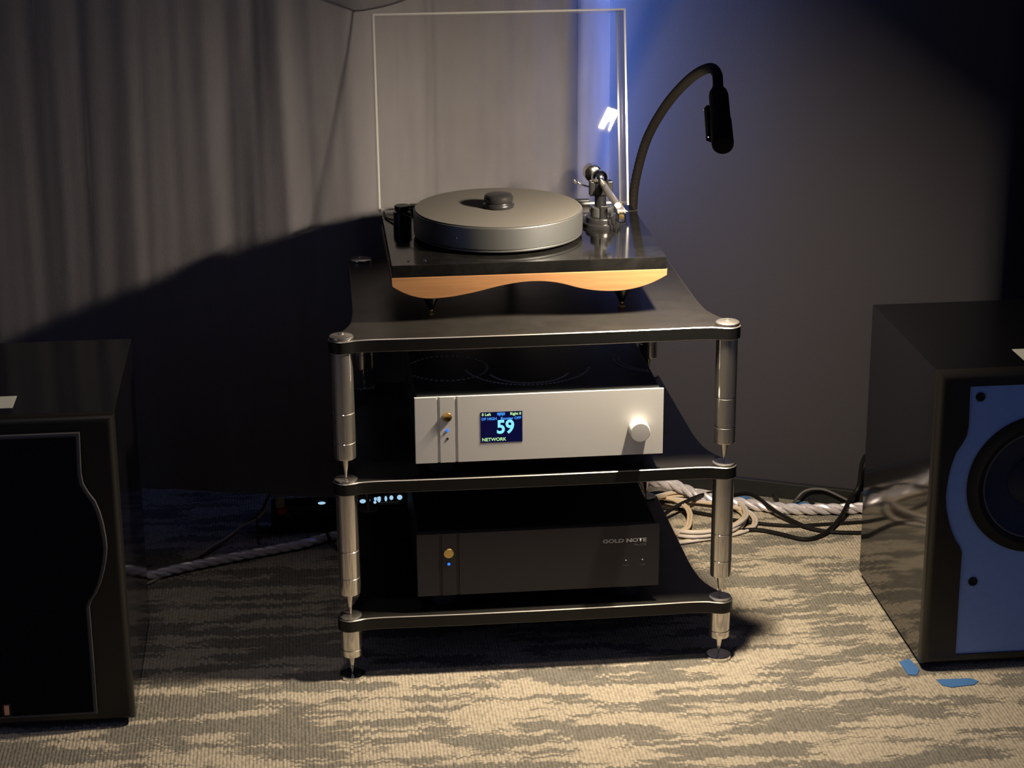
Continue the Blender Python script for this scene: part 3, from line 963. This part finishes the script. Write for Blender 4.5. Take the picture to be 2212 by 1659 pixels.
# ------------------------------------------------------------------ gooseneck lamp
lamp = empty('gooseneck_lamp', (0.240, 0.458, S1), 'black gooseneck reading lamp arching over the turntable from the rack', 'lamp')
bm = bmesh.new(); lathe(bm, [(0.017, 0.0), (0.018, 0.002), (0.018, 0.020), (0.014, 0.026), (0.010, 0.030), (0.0, 0.030)], (0.240, 0.4575, S1), 28)
link('base', bm, M['lamp_black'], lamp)
neck = spline([(0.2395, 0.4575, 0.640), (0.2380, 0.463, 0.712), (0.2430, 0.460, 0.773), (0.2575, 0.428, 0.854), (0.2790, 0.352, 0.931), (0.2990, 0.242, 0.996), (0.3085, 0.128, 1.034), (0.3075, 0.052, 1.0385), (0.2990, -0.004, 1.0215)], 14)
bm = bmesh.new()
L_ = [0]
for a, b in zip(neck, neck[1:]): L_.append(L_[-1] + (b - a).length)
fine = []
for k in range(241):
    s = L_[-1] * k / 240
    i = max(j for j in range(len(L_)) if L_[j] <= s + 1e-9)
    i = min(i, len(neck) - 2)
    t = (s - L_[i]) / max(L_[i + 1] - L_[i], 1e-9)
    fine.append(neck[i].lerp(neck[i + 1], t))
tube(bm, fine, lambda t: 0.0086 + 0.00035 * math.sin(t * 240 * PI / 1.5), 16)
link('gooseneck', bm, M['lamp_black'], lamp)
hb, ht = Vector((0.2990, -0.004, 1.0215)), Vector((0.2765, -0.160, 0.9625))
ax = (ht - hb); HL = ax.length; ax.normalize()
bm = bmesh.new()
lathe(bm, [(0.0095, -0.006), (0.0105, 0.0), (0.0150, 0.012), (0.0160, 0.020), (0.0160, HL * 0.55), (0.0172, HL * 0.57), (0.0176, HL - 0.008), (0.0168, HL - 0.002), (0.0145, HL), (0.0, HL + 0.0006)], hb, 40, axis=ax)
hd = link('lamp_head', bm, M['lamp_black'], lamp)
nl = Vector((-0.35, 0.08, -0.93)); nl = (nl - ax * nl.dot(ax)).normalized()
sl = ax.cross(nl).normalized()
bm = bmesh.new()
c_ = hb + ax * (HL * 0.52) + nl * 0.0125 - sl * 0.004
e0, e1 = ax * 0.042, sl * 0.0118
g = bmesh.new(); bmesh.ops.create_cube(g, size=1.0)
for v in g.verts: v.co = c_ + ax * (v.co.x * 0.094) + sl * (v.co.y * 0.028) + nl * (v.co.z * 0.007)
bmesh.ops.bevel(g, geom=g.edges[:], offset=0.002, segments=2, affect='EDGES')
merge(bm, g)
link('led_housing', bm, M['lamp_black'], hd)
bm = bmesh.new()
for (oa, os_, la, ls, top) in ((0.0, -0.0134, 0.094, 0.0016, 0.0072), (0.0, 0.0134, 0.094, 0.0016, 0.0076), (-0.0465, 0.0, 0.0016, 0.0284, 0.0084), (0.0465, 0.0, 0.0016, 0.0284, 0.0078)):
    g = bmesh.new(); bmesh.ops.create_cube(g, size=1.0)
    for v in g.verts: v.co = c_ + ax * (oa + v.co.x * la) + sl * (os_ + v.co.y * ls) + nl * (0.0028 + (v.co.z + 0.5) * (top - 0.0028))
    merge(bm, g)
link('light_block_lips', bm, M['lamp_black'], hd)  # lips added to the lamp head to cut its light on wall and curtain
bm = bmesh.new()
c2 = c_ + nl * 0.0040
bm.faces.new([bm.verts.new(c2 + e0 * a + e1 * b) for a, b in ((-1, -1), (1, -1), (1, 1), (-1, 1))])
props(link('led_panel', bm, M['led'], hd, smooth=False), 'glowing warm white LED panel')


# ------------------------------------------------------------------ speakers
CONT = [(0.527, 0.054), (0.458, 0.056), (0.440, 0.054), (0.425, 0.047), (0.409, 0.037), (0.390, 0.031), (0.369, 0.027), (0.345, 0.0245), (0.328, 0.0240), (0.308, 0.0265), (0.288, 0.031), (0.266, 0.038), (0.247, 0.047), (0.236, 0.055), (0.225, 0.059), (0.131, 0.059), (0.030, 0.060)]


def speaker(name, xin, side, y0, label, grille):
    """xin: x of the edge nearest the rack; side=+1 the cabinet extends to +x"""
    W_, D_, H_ = 0.372, 0.417, 0.552
    def X(o): return xin + side * o
    root = empty(name, (X(W_ / 2), y0 + D_ / 2, 0), label, 'speaker')
    def bx(bm, o0, o1, ya, yb, za, zb, bev=0.0, seg=3):
        a, b = sorted((X(o0), X(o1)))
        box(bm, (a, ya, za), (b, yb, zb), bev, seg)
    bm = bmesh.new(); bx(bm, 0.012, W_ - 0.012, y0 + 0.030, y0 + D_ - 0.01, 0.0, 0.014, 0.002)
    link('plinth', bm, M['rubber'], root)
    bm = bmesh.new(); bx(bm, 0.0, W_, y0 + 0.022, y0 + D_, 0.012, H_, 0.0015, 2)
    link('cabinet', bm, M['gloss_black'], root)
    right = [(o, z) for z, o in CONT]
    poly = right + [(W_ - o, z) for o, z in reversed(right)]
    cx = X(W_ / 2)
    # moulded front frame: rounded outside, contoured opening inside
    bm = bmesh.new()
    def rect(ins, y, rad=0.006):
        o0, o1, z0, z1 = ins, W_ - ins, 0.012 + ins, H_ - ins
        return [bm.verts.new((X(o), y, z)) for o, z in ((o0, z0), (o1, z0), (o1, z1), (o0, z1))]
    RB = 0.013
    loops = [rect(0.0, y0 + 0.024)] + [rect(RB * (1 - math.cos(k / 6 * PI / 2)), y0 + RB * (1 - math.sin(k / 6 * PI / 2))) for k in range(7)]
    for A, B in zip(loops, loops[1:]):
        for k in range(4): bm.faces.new((A[k], A[(k + 1) % 4], B[(k + 1) % 4], B[k]))
    ca = [bm.verts.new((X(o), y0, z)) for o, z in poly]
    cb = [bm.verts.new((X(o), y0 + 0.010, z)) for o, z in poly]
    for k in range(len(ca)): bm.faces.new((ca[k], ca[(k + 1) % len(ca)], cb[(k + 1) % len(ca)], cb[k]))
    ol = loops[-1]
    es = [bm.edges.get((ol[k], ol[(k + 1) % 4])) for k in range(4)] + [bm.edges.get((ca[k], ca[(k + 1) % len(ca)])) for k in range(len(ca))]
    bmesh.ops.triangle_fill(bm, edges=es, use_beauty=True)
    link('front_frame', bm, M['bezel'], root, angle=30)
    if not grille:
        WZ, YF = 0.345, y0 + 0.003
        bm = bmesh.new()
        lo_ = [bm.verts.new((X(o), YF, z)) for o, z in poly]
        ho_ = [bm.verts.new((cx + 0.112 * math.cos(2 * PI * k / 64), YF, WZ + 0.112 * math.sin(2 * PI * k / 64))) for k in range(64)]
        hb_ = [bm.verts.new((v.co.x, YF + 0.018, v.co.z)) for v in ho_]
        es = [bm.edges.new((lo_[k], lo_[(k + 1) % len(lo_)])) for k in range(len(lo_))] + [bm.edges.new((ho_[k], ho_[(k + 1) % 64])) for k in range(64)]
        bmesh.ops.triangle_fill(bm, edges=es, use_beauty=True)
        for k in range(64): bm.faces.new((ho_[k], ho_[(k + 1) % 64], hb_[(k + 1) % 64], hb_[k]))
        link('baffle', bm, M['baffle'], root, angle=40)
        w = bmesh.new()
        lathe(w, [(0.1255, 0.0), (0.1250, 0.0035), (0.1200, 0.0050), (0.1080, 0.0105), (0.1000, 0.0075), (0.0975, 0.0015)], (cx, YF, WZ), 96, axis=(0, -1, 0), cap=False)
        wf = link('woofer', w, M['surround'], root)
        w = bmesh.new(); lathe(w, [(0.0990, 0.0030), (0.0985, 0.0060), (0.0955, 0.0055), (0.0940, 0.0020), (0.0940, -0.004)], (cx, YF, WZ), 96, axis=(0, -1, 0), cap=False)
        props(link('trim_ring', w, M['trim_ring'], wf), 'grey trim ring')
        w = bmesh.new(); lathe(w, [(0.0945, 0.002), (0.085, -0.0040), (0.065, -0.0125), (0.048, -0.0165), (0.047, -0.0150), (0.034, -0.007), (0.018, -0.003), (0.0, -0.0015)], (cx, YF, WZ), 80, axis=(0, -1, 0), cap=False)
        link('cone', w, M['cone'], wf)
        for ox, oz in ((0.074, 0.507), (0.083, 0.168), (W_ - 0.074, 0.507), (W_ - 0.083, 0.168)):
            w = bmesh.new(); lathe(w, [(0.0082, 0.0), (0.0080, 0.0020), (0.0060, 0.0026), (0.0030, 0.0012), (0.0, 0.0008)], (X(ox), YF, oz), 20, axis=(0, -1, 0))
            link('bolt', w, M['surround'], root)
    else:
        bm = bmesh.new(); bevel_prism(bm, poly, lambda u, v, d_: (X(u), d_, v), y0 + 0.010, y0 - 0.006, 0.0020, 2)
        link('grille_frame', bm, M['grille_edge'], root, angle=40)
        cxp = W_ / 2
        pin = []
        for o, z in poly:
            o2 = o + 0.0052 if o < cxp else o - 0.0052
            z2 = z - 0.0052 if z > 0.5 else (z + 0.0052 if z < 0.1 else z)
            pin.append((o2, z2))
        bm = bmesh.new(); bevel_prism(bm, pin, lambda u, v, d_: (X(u), d_, v), y0 + 0.004, y0 - 0.0085, 0.002, 2)
        gr = link('grille_cloth', bm, M['grille'], root, angle=40)
        bm = bmesh.new(); box(bm, (-0.9075, y0 - 0.0100, 0.0365), (-0.8925, y0 - 0.0080, 0.0605), 0.0008)
        bd = link('badge_plate', bm, M['black_metal'], gr)
        bm = bmesh.new(); box(bm, (-0.9040, y0 - 0.0108, 0.0395), (-0.8960, y0 - 0.0095, 0.0570), 0.0004)
        props(link('badge', bm, M['badge'], root), 'small copper badge')
    sx = X(W_ / 2)
    bm = bmesh.new(); box(bm, (sx - 0.022, y0 + 0.055, H_), (sx + 0.022, y0 + 0.115, H_ + 0.0008))
    props(link('sticker', bm, M['pale'], root), 'pale sticker on the top')
    return root


speaker('floor_speaker', 0.668, 1, -0.103, 'gloss black speaker without grille, its large woofer bare, standing by the charcoal wall', False)
speaker('floor_speaker', -0.694, -1, -0.147, 'black speaker with its cloth grille on and a copper badge, standing before the curtain', True)


# ------------------------------------------------------------------ cables
def wire_obj(name, pts, r, mat, label, cat, n=10, seg=8, group=None):
    bm = bmesh.new(); tube(bm, spline(pts, n), r, seg)
    o = link(name, bm, mat)
    return props(o, label, cat, group)


def braid(name, pts, label, group, r=0.0058, hr=0.0066, pitch=0.085, ns=3):
    path = spline(pts, 16)
    T, Nn = frames(path)
    L = [0.0]
    for a, b in zip(path, path[1:]): L.append(L[-1] + (b - a).length)
    root = empty(name, tuple(path[0]), label, 'cable', group)
    for s in range(ns):
        pp = []
        for i, p in enumerate(path):
            a = 2 * PI * (L[i] / pitch + s / ns)
            pp.append(p + (Nn[i] * math.cos(a) + T[i].cross(Nn[i]) * math.sin(a)) * hr)
        bm = bmesh.new(); tube(bm, pp, r, 8)
        link('strand', bm, M['strand'], root)
    return root


braid('speaker_cable', [(0.13, 0.475, 0.205), (0.20, 0.62, 0.12), (0.30, 0.735, 0.055), (0.375, 0.760, 0.036), (0.440, 0.728, 0.016), (0.516, 0.690, 0.0125), (0.605, 0.648, 0.0125), (0.700, 0.634, 0.0125), (0.790, 0.630, 0.0125), (0.860, 0.600, 0.0130), (0.890, 0.54, 0.03), (0.870, 0.46, 0.13), (0.86, 0.36, 0.20), (0.86, 0.316, 0.21)],
      'thick braided lilac-silver cable running from the rack to the right speaker', 'braided cables on the carpet')
braid('speaker_cable', [(-0.12, 0.475, 0.205), (-0.16, 0.57, 0.10), (-0.23, 0.618, 0.03), (-0.30, 0.625, 0.0135), (-0.36, 0.607, 0.0125), (-0.421, 0.574, 0.0125), (-0.549, 0.526, 0.0125), (-0.638, 0.490, 0.0125), (-0.704, 0.457, 0.0125), (-0.78, 0.44, 0.0125), (-0.84, 0.41, 0.05), (-0.87, 0.36, 0.16), (-0.87, 0.272, 0.20)],
      'braided lilac-silver cable running from the rack to the left speaker', 'braided cables on the carpet', r=0.0050, hr=0.0048, pitch=0.075)
bm = bmesh.new(); 
tie_c = Vector((-0.36, 0.607, 0.0125))
lathe(bm, [(0.0125, -0.003), (0.0135, -0.001), (0.0135, 0.001), (0.0125, 0.003)], tie_c, 20, axis=(0.88, 0.45, 0), cap=False)
tube(bm, spline([(-0.358, 0.600, 0.022), (-0.350, 0.578, 0.018), (-0.338, 0.556, 0.006), (-0.330, 0.530, 0.003)], 6), 0.0022, 6)
props(link('cable_tie', bm, M['black_wire']), 'black tie wrapped round the left braided cable near the rack', 'cable tie')

# coiled two-conductor cream leads
def twin(name, pts, label, ma, mb, group=None, r=0.0032, z_off=0.0, n=12, rolls=0.0):
    path = spline(pts, n)
    T, Nn = frames(path)
    root = empty(name, tuple(path[0]), label, 'cable', group)
    up = Vector((0, 0, 1))
    for s, mt, nm in ((-1, ma, 'conductor'), (1, mb, 'conductor')):
        pp = []
        for i, p in enumerate(path):
            side = T[i].cross(up)
            side = side.normalized() if side.length > 1e-4 else Nn[i]
            a = rolls * i / len(path) * 2 * PI
            o = side * math.cos(a) + T[i].cross(side) * math.sin(a)
            pp.append(p + o * (s * r * 0.98))
        bm = bmesh.new(); tube(bm, pp, r, 8)
        link(nm, bm, mt, root)
    return root


def ring(cx, cy, rx, ry, a0, a1, n, z0, z1, rot=0.0, jit=0.004):
    out = []
    for k in range(n + 1):
        a = a0 + (a1 - a0) * k / n
        x, y = rx * math.cos(a), ry * math.sin(a)
        out.append((cx + x * math.cos(rot) - y * math.sin(rot) + rnd.uniform(-jit, jit), cy + x * math.sin(rot) + y * math.cos(rot) + rnd.uniform(-jit, jit), z0 + (z1 - z0) * k / n))
    return out


twin('coiled_lead', [(0.235, 0.50, 0.20), (0.262, 0.56, 0.13), (0.278, 0.62, 0.055)] + ring(0.400, 0.645, 0.112, 0.118, 3.4, 3.4 + 2 * PI * 2.45, 34, 0.0045, 0.022, jit=0.007) , 'coiled pale two-core lead, widest coil beside the rack', M['cream'], M['white_wire'])
twin('coiled_lead', [(0.250, 0.515, 0.195), (0.285, 0.60, 0.11), (0.315, 0.66, 0.050), (0.352, 0.705, 0.030)] + ring(0.318, 0.622, 0.075, 0.100, 1.1, 1.1 - 2 * PI * 0.80, 14, 0.026, 0.0050), 'pale two-core lead hanging off the lowest shelf in one narrow loop', M['cream'], M['cream'])
twin('coiled_lead', [(0.212, 0.53, 0.19), (0.270, 0.66, 0.08), (0.330, 0.735, 0.020), (0.400, 0.722, 0.012), (0.470, 0.690, 0.012), (0.520, 0.640, 0.012), (0.520, 0.585, 0.006), (0.470, 0.545, 0.005), (0.380, 0.520, 0.005), (0.310, 0.505, 0.006)], 'pale two-core lead sweeping out past the right front post', M['white_wire'], M['cream'])
# black and grey leads on the right
wire_obj('black_lead', [(0.300, 0.56, 0.016), (0.340, 0.63, 0.020), (0.395, 0.680, 0.026), (0.455, 0.735, 0.020), (0.500, 0.752, 0.006), (0.540, 0.700, 0.026), (0.580, 0.620, 0.014), (0.640, 0.545, 0.006), (0.730, 0.520, 0.005), (0.820, 0.530, 0.005)], 0.0042, M['black_wire'], 'black lead passing over the braided cable towards the right speaker', 'cable')
wire_obj('black_lead', [(0.470, 0.560, 0.005), (0.520, 0.560, 0.005), (0.560, 0.535, 0.005), (0.605, 0.500, 0.005), (0.650, 0.520, 0.006), (0.700, 0.585, 0.012), (0.735, 0.640, 0.030), (0.758, 0.660, 0.050), (0.762, 0.655, 0.105), (0.772, 0.640, 0.128), (0.80, 0.60, 0.120), (0.83, 0.50, 0.10), (0.84, 0.40, 0.10), (0.845, 0.316, 0.10)], 0.0046, M['black_wire'], 'black lead that rises in a bend up the charcoal wall beside the right speaker', 'cable')
wire_obj('grey_lead', [(0.595, 0.640, 0.003), (0.630, 0.690, 0.012), (0.655, 0.700, 0.030), (0.690, 0.688, 0.036), (0.730, 0.668, 0.022), (0.775, 0.640, 0.004), (0.83, 0.58, 0.004)], 0.0030, M['grey_wire'], 'thin grey lead arching in front of the skirting board', 'cable')
wire_obj('black_lead', [(0.300, 0.675, 0.004), (0.36, 0.70, 0.005), (0.42, 0.665, 0.0055), (0.50, 0.61, 0.005), (0.59, 0.575, 0.005), (0.68, 0.575, 0.0045), (0.78, 0.575, 0.0045), (0.86, 0.55, 0.0045)], 0.0036, M['black_wire'], 'flat black lead lying along the carpet in front of the braided cable', 'cable')
twin('thin_lead', [(0.84, 0.316, 0.10), (0.835, 0.38, 0.05), (0.82, 0.44, 0.010), (0.80, 0.52, 0.006), (0.79, 0.585, 0.010), (0.775, 0.618, 0.026)], 'short pale lead behind the right speaker', M['white_wire'], M['white_wire'], r=0.003)

# left: power strip with plugs, and its flex
strip = empty('power_strip', (-0.33, 0.690, 0), 'long black power strip lying on the carpet below the curtain', 'power strip')
bm = bmesh.new(); box(bm, (-0.470, 0.667, 0.0), (-0.180, 0.715, 0.060), 0.004)
link('body', bm, M['black_metal'], strip)
bm = bmesh.new(); lathe(bm, [(0.004, 0.0), (0.0042, 0.003), (0.0, 0.004)], (-0.436, 0.667, 0.042), 16, axis=(0, -1, 0))
link('knob', bm, M['trim_ring'], strip)
bm = bmesh.new(); box(bm, (-0.250, 0.6655, 0.0455), (-0.207, 0.6672, 0.0600), 0.0004)
props(link('label_plate', bm, M['label_grey'], strip), 'grey label plate')
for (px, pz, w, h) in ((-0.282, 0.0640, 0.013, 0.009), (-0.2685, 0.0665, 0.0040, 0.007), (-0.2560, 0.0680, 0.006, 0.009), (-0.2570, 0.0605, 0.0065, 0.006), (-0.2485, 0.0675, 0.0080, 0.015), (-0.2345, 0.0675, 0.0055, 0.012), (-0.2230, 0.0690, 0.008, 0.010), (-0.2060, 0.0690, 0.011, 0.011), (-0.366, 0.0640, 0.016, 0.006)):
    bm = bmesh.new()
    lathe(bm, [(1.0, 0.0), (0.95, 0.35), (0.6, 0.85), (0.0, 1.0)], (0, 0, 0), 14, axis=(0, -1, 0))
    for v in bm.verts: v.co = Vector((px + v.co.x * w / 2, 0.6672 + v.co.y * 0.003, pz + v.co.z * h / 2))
    link('connector_glint', bm, M['connector_glow'], strip)  # glowing dabs stand in for blue highlights on the glossy connectors
for px in (-0.366, -0.280, -0.252, -0.228, -0.205):
    bm = bmesh.new(); box(bm, (px - 0.0105, 0.6675, 0.059), (px + 0.0105, 0.706, 0.077), 0.003)
    link('socket_plug', bm, M['rubber'], strip)
pl = empty('mains_plug', (-0.450, 0.667, 0.057), 'beige and red plug pushed into the end of the power strip', 'plug')
bm = bmesh.new(); box(bm, (-0.4600, 0.645, 0.0645), (-0.4420, 0.6668, 0.0900), 0.005)
link('plug_body', bm, M['beige'], pl)
bm = bmesh.new(); box(bm, (-0.4570, 0.643, 0.0502), (-0.4380, 0.6668, 0.0650), 0.003)
props(link('plug_base', bm, M['red'], pl), 'red plug base')
twin('mains_flex', [(-0.4515, 0.657, 0.089), (-0.457, 0.657, 0.0985), (-0.468, 0.657, 0.097), (-0.476, 0.657, 0.082), (-0.486, 0.655, 0.058), (-0.505, 0.650, 0.042), (-0.530, 0.645, 0.030), (-0.560, 0.620, 0.014), (-0.590, 0.590, 0.008), (-0.630, 0.530, 0.0045), (-0.665, 0.495, 0.0045), (-0.72, 0.43, 0.0045), (-0.80, 0.37, 0.0045)], 'cream and brown flex trailing from the plug across the carpet', M['cream'], M['brown_wire'], r=0.0026, rolls=2.2)
wire_obj('white_lead', [(-0.500, 0.6490, 0.050), (-0.4985, 0.650, 0.030), (-0.498, 0.646, 0.0115), (-0.497, 0.625, 0.0032), (-0.495, 0.612, 0.0032)], 0.0028, M['grey_wire'], 'short grey lead end hanging below the cream and brown flex', 'cable')
wire_obj('grey_lead', [(-0.70, 0.475, 0.026), (-0.735, 0.50, 0.012), (-0.775, 0.54, 0.004), (-0.83, 0.58, 0.004)], 0.0030, M['grey_wire'], 'thin grey lead beside the left speaker, crossing behind the braided cable', 'cable')

# ------------------------------------------------------------------ painter's tape
def tape(pts, label):
    bm = bmesh.new()
    prism(bm, pts, lambda u, v, d_: (u, v, d_), 0.0004, 0.0014)
    o = link('painters_tape', bm, M['tape'], smooth=False)
    props(o, label, 'tape', 'blue tape marks on the carpet')


tape([(0.6405, -0.060), (0.6620, -0.052), (0.6672, -0.094), (0.6560, -0.116), (0.6420, -0.112)], 'blue tape scrap at the inner corner of the right speaker')
tape([(0.6850, -0.136), (0.7450, -0.138), (0.7560, -0.150), (0.7440, -0.163), (0.7020, -0.168), (0.6880, -0.158)], 'blue tape strip under the front edge of the right speaker')
tape([(0.318, 0.790), (0.362, 0.775), (0.362, 0.800), (0.322, 0.812)], 'blue tape strip by the wall behind the coiled leads')
tape([(0.510, 0.748), (0.545, 0.735), (0.548, 0.752), (0.514, 0.766)], 'blue tape strip by the skirting just right of the rack post')
tape([(0.630, 0.700), (0.690, 0.676), (0.692, 0.692), (0.634, 0.716)], 'blue tape strip by the skirting under the grey lead')
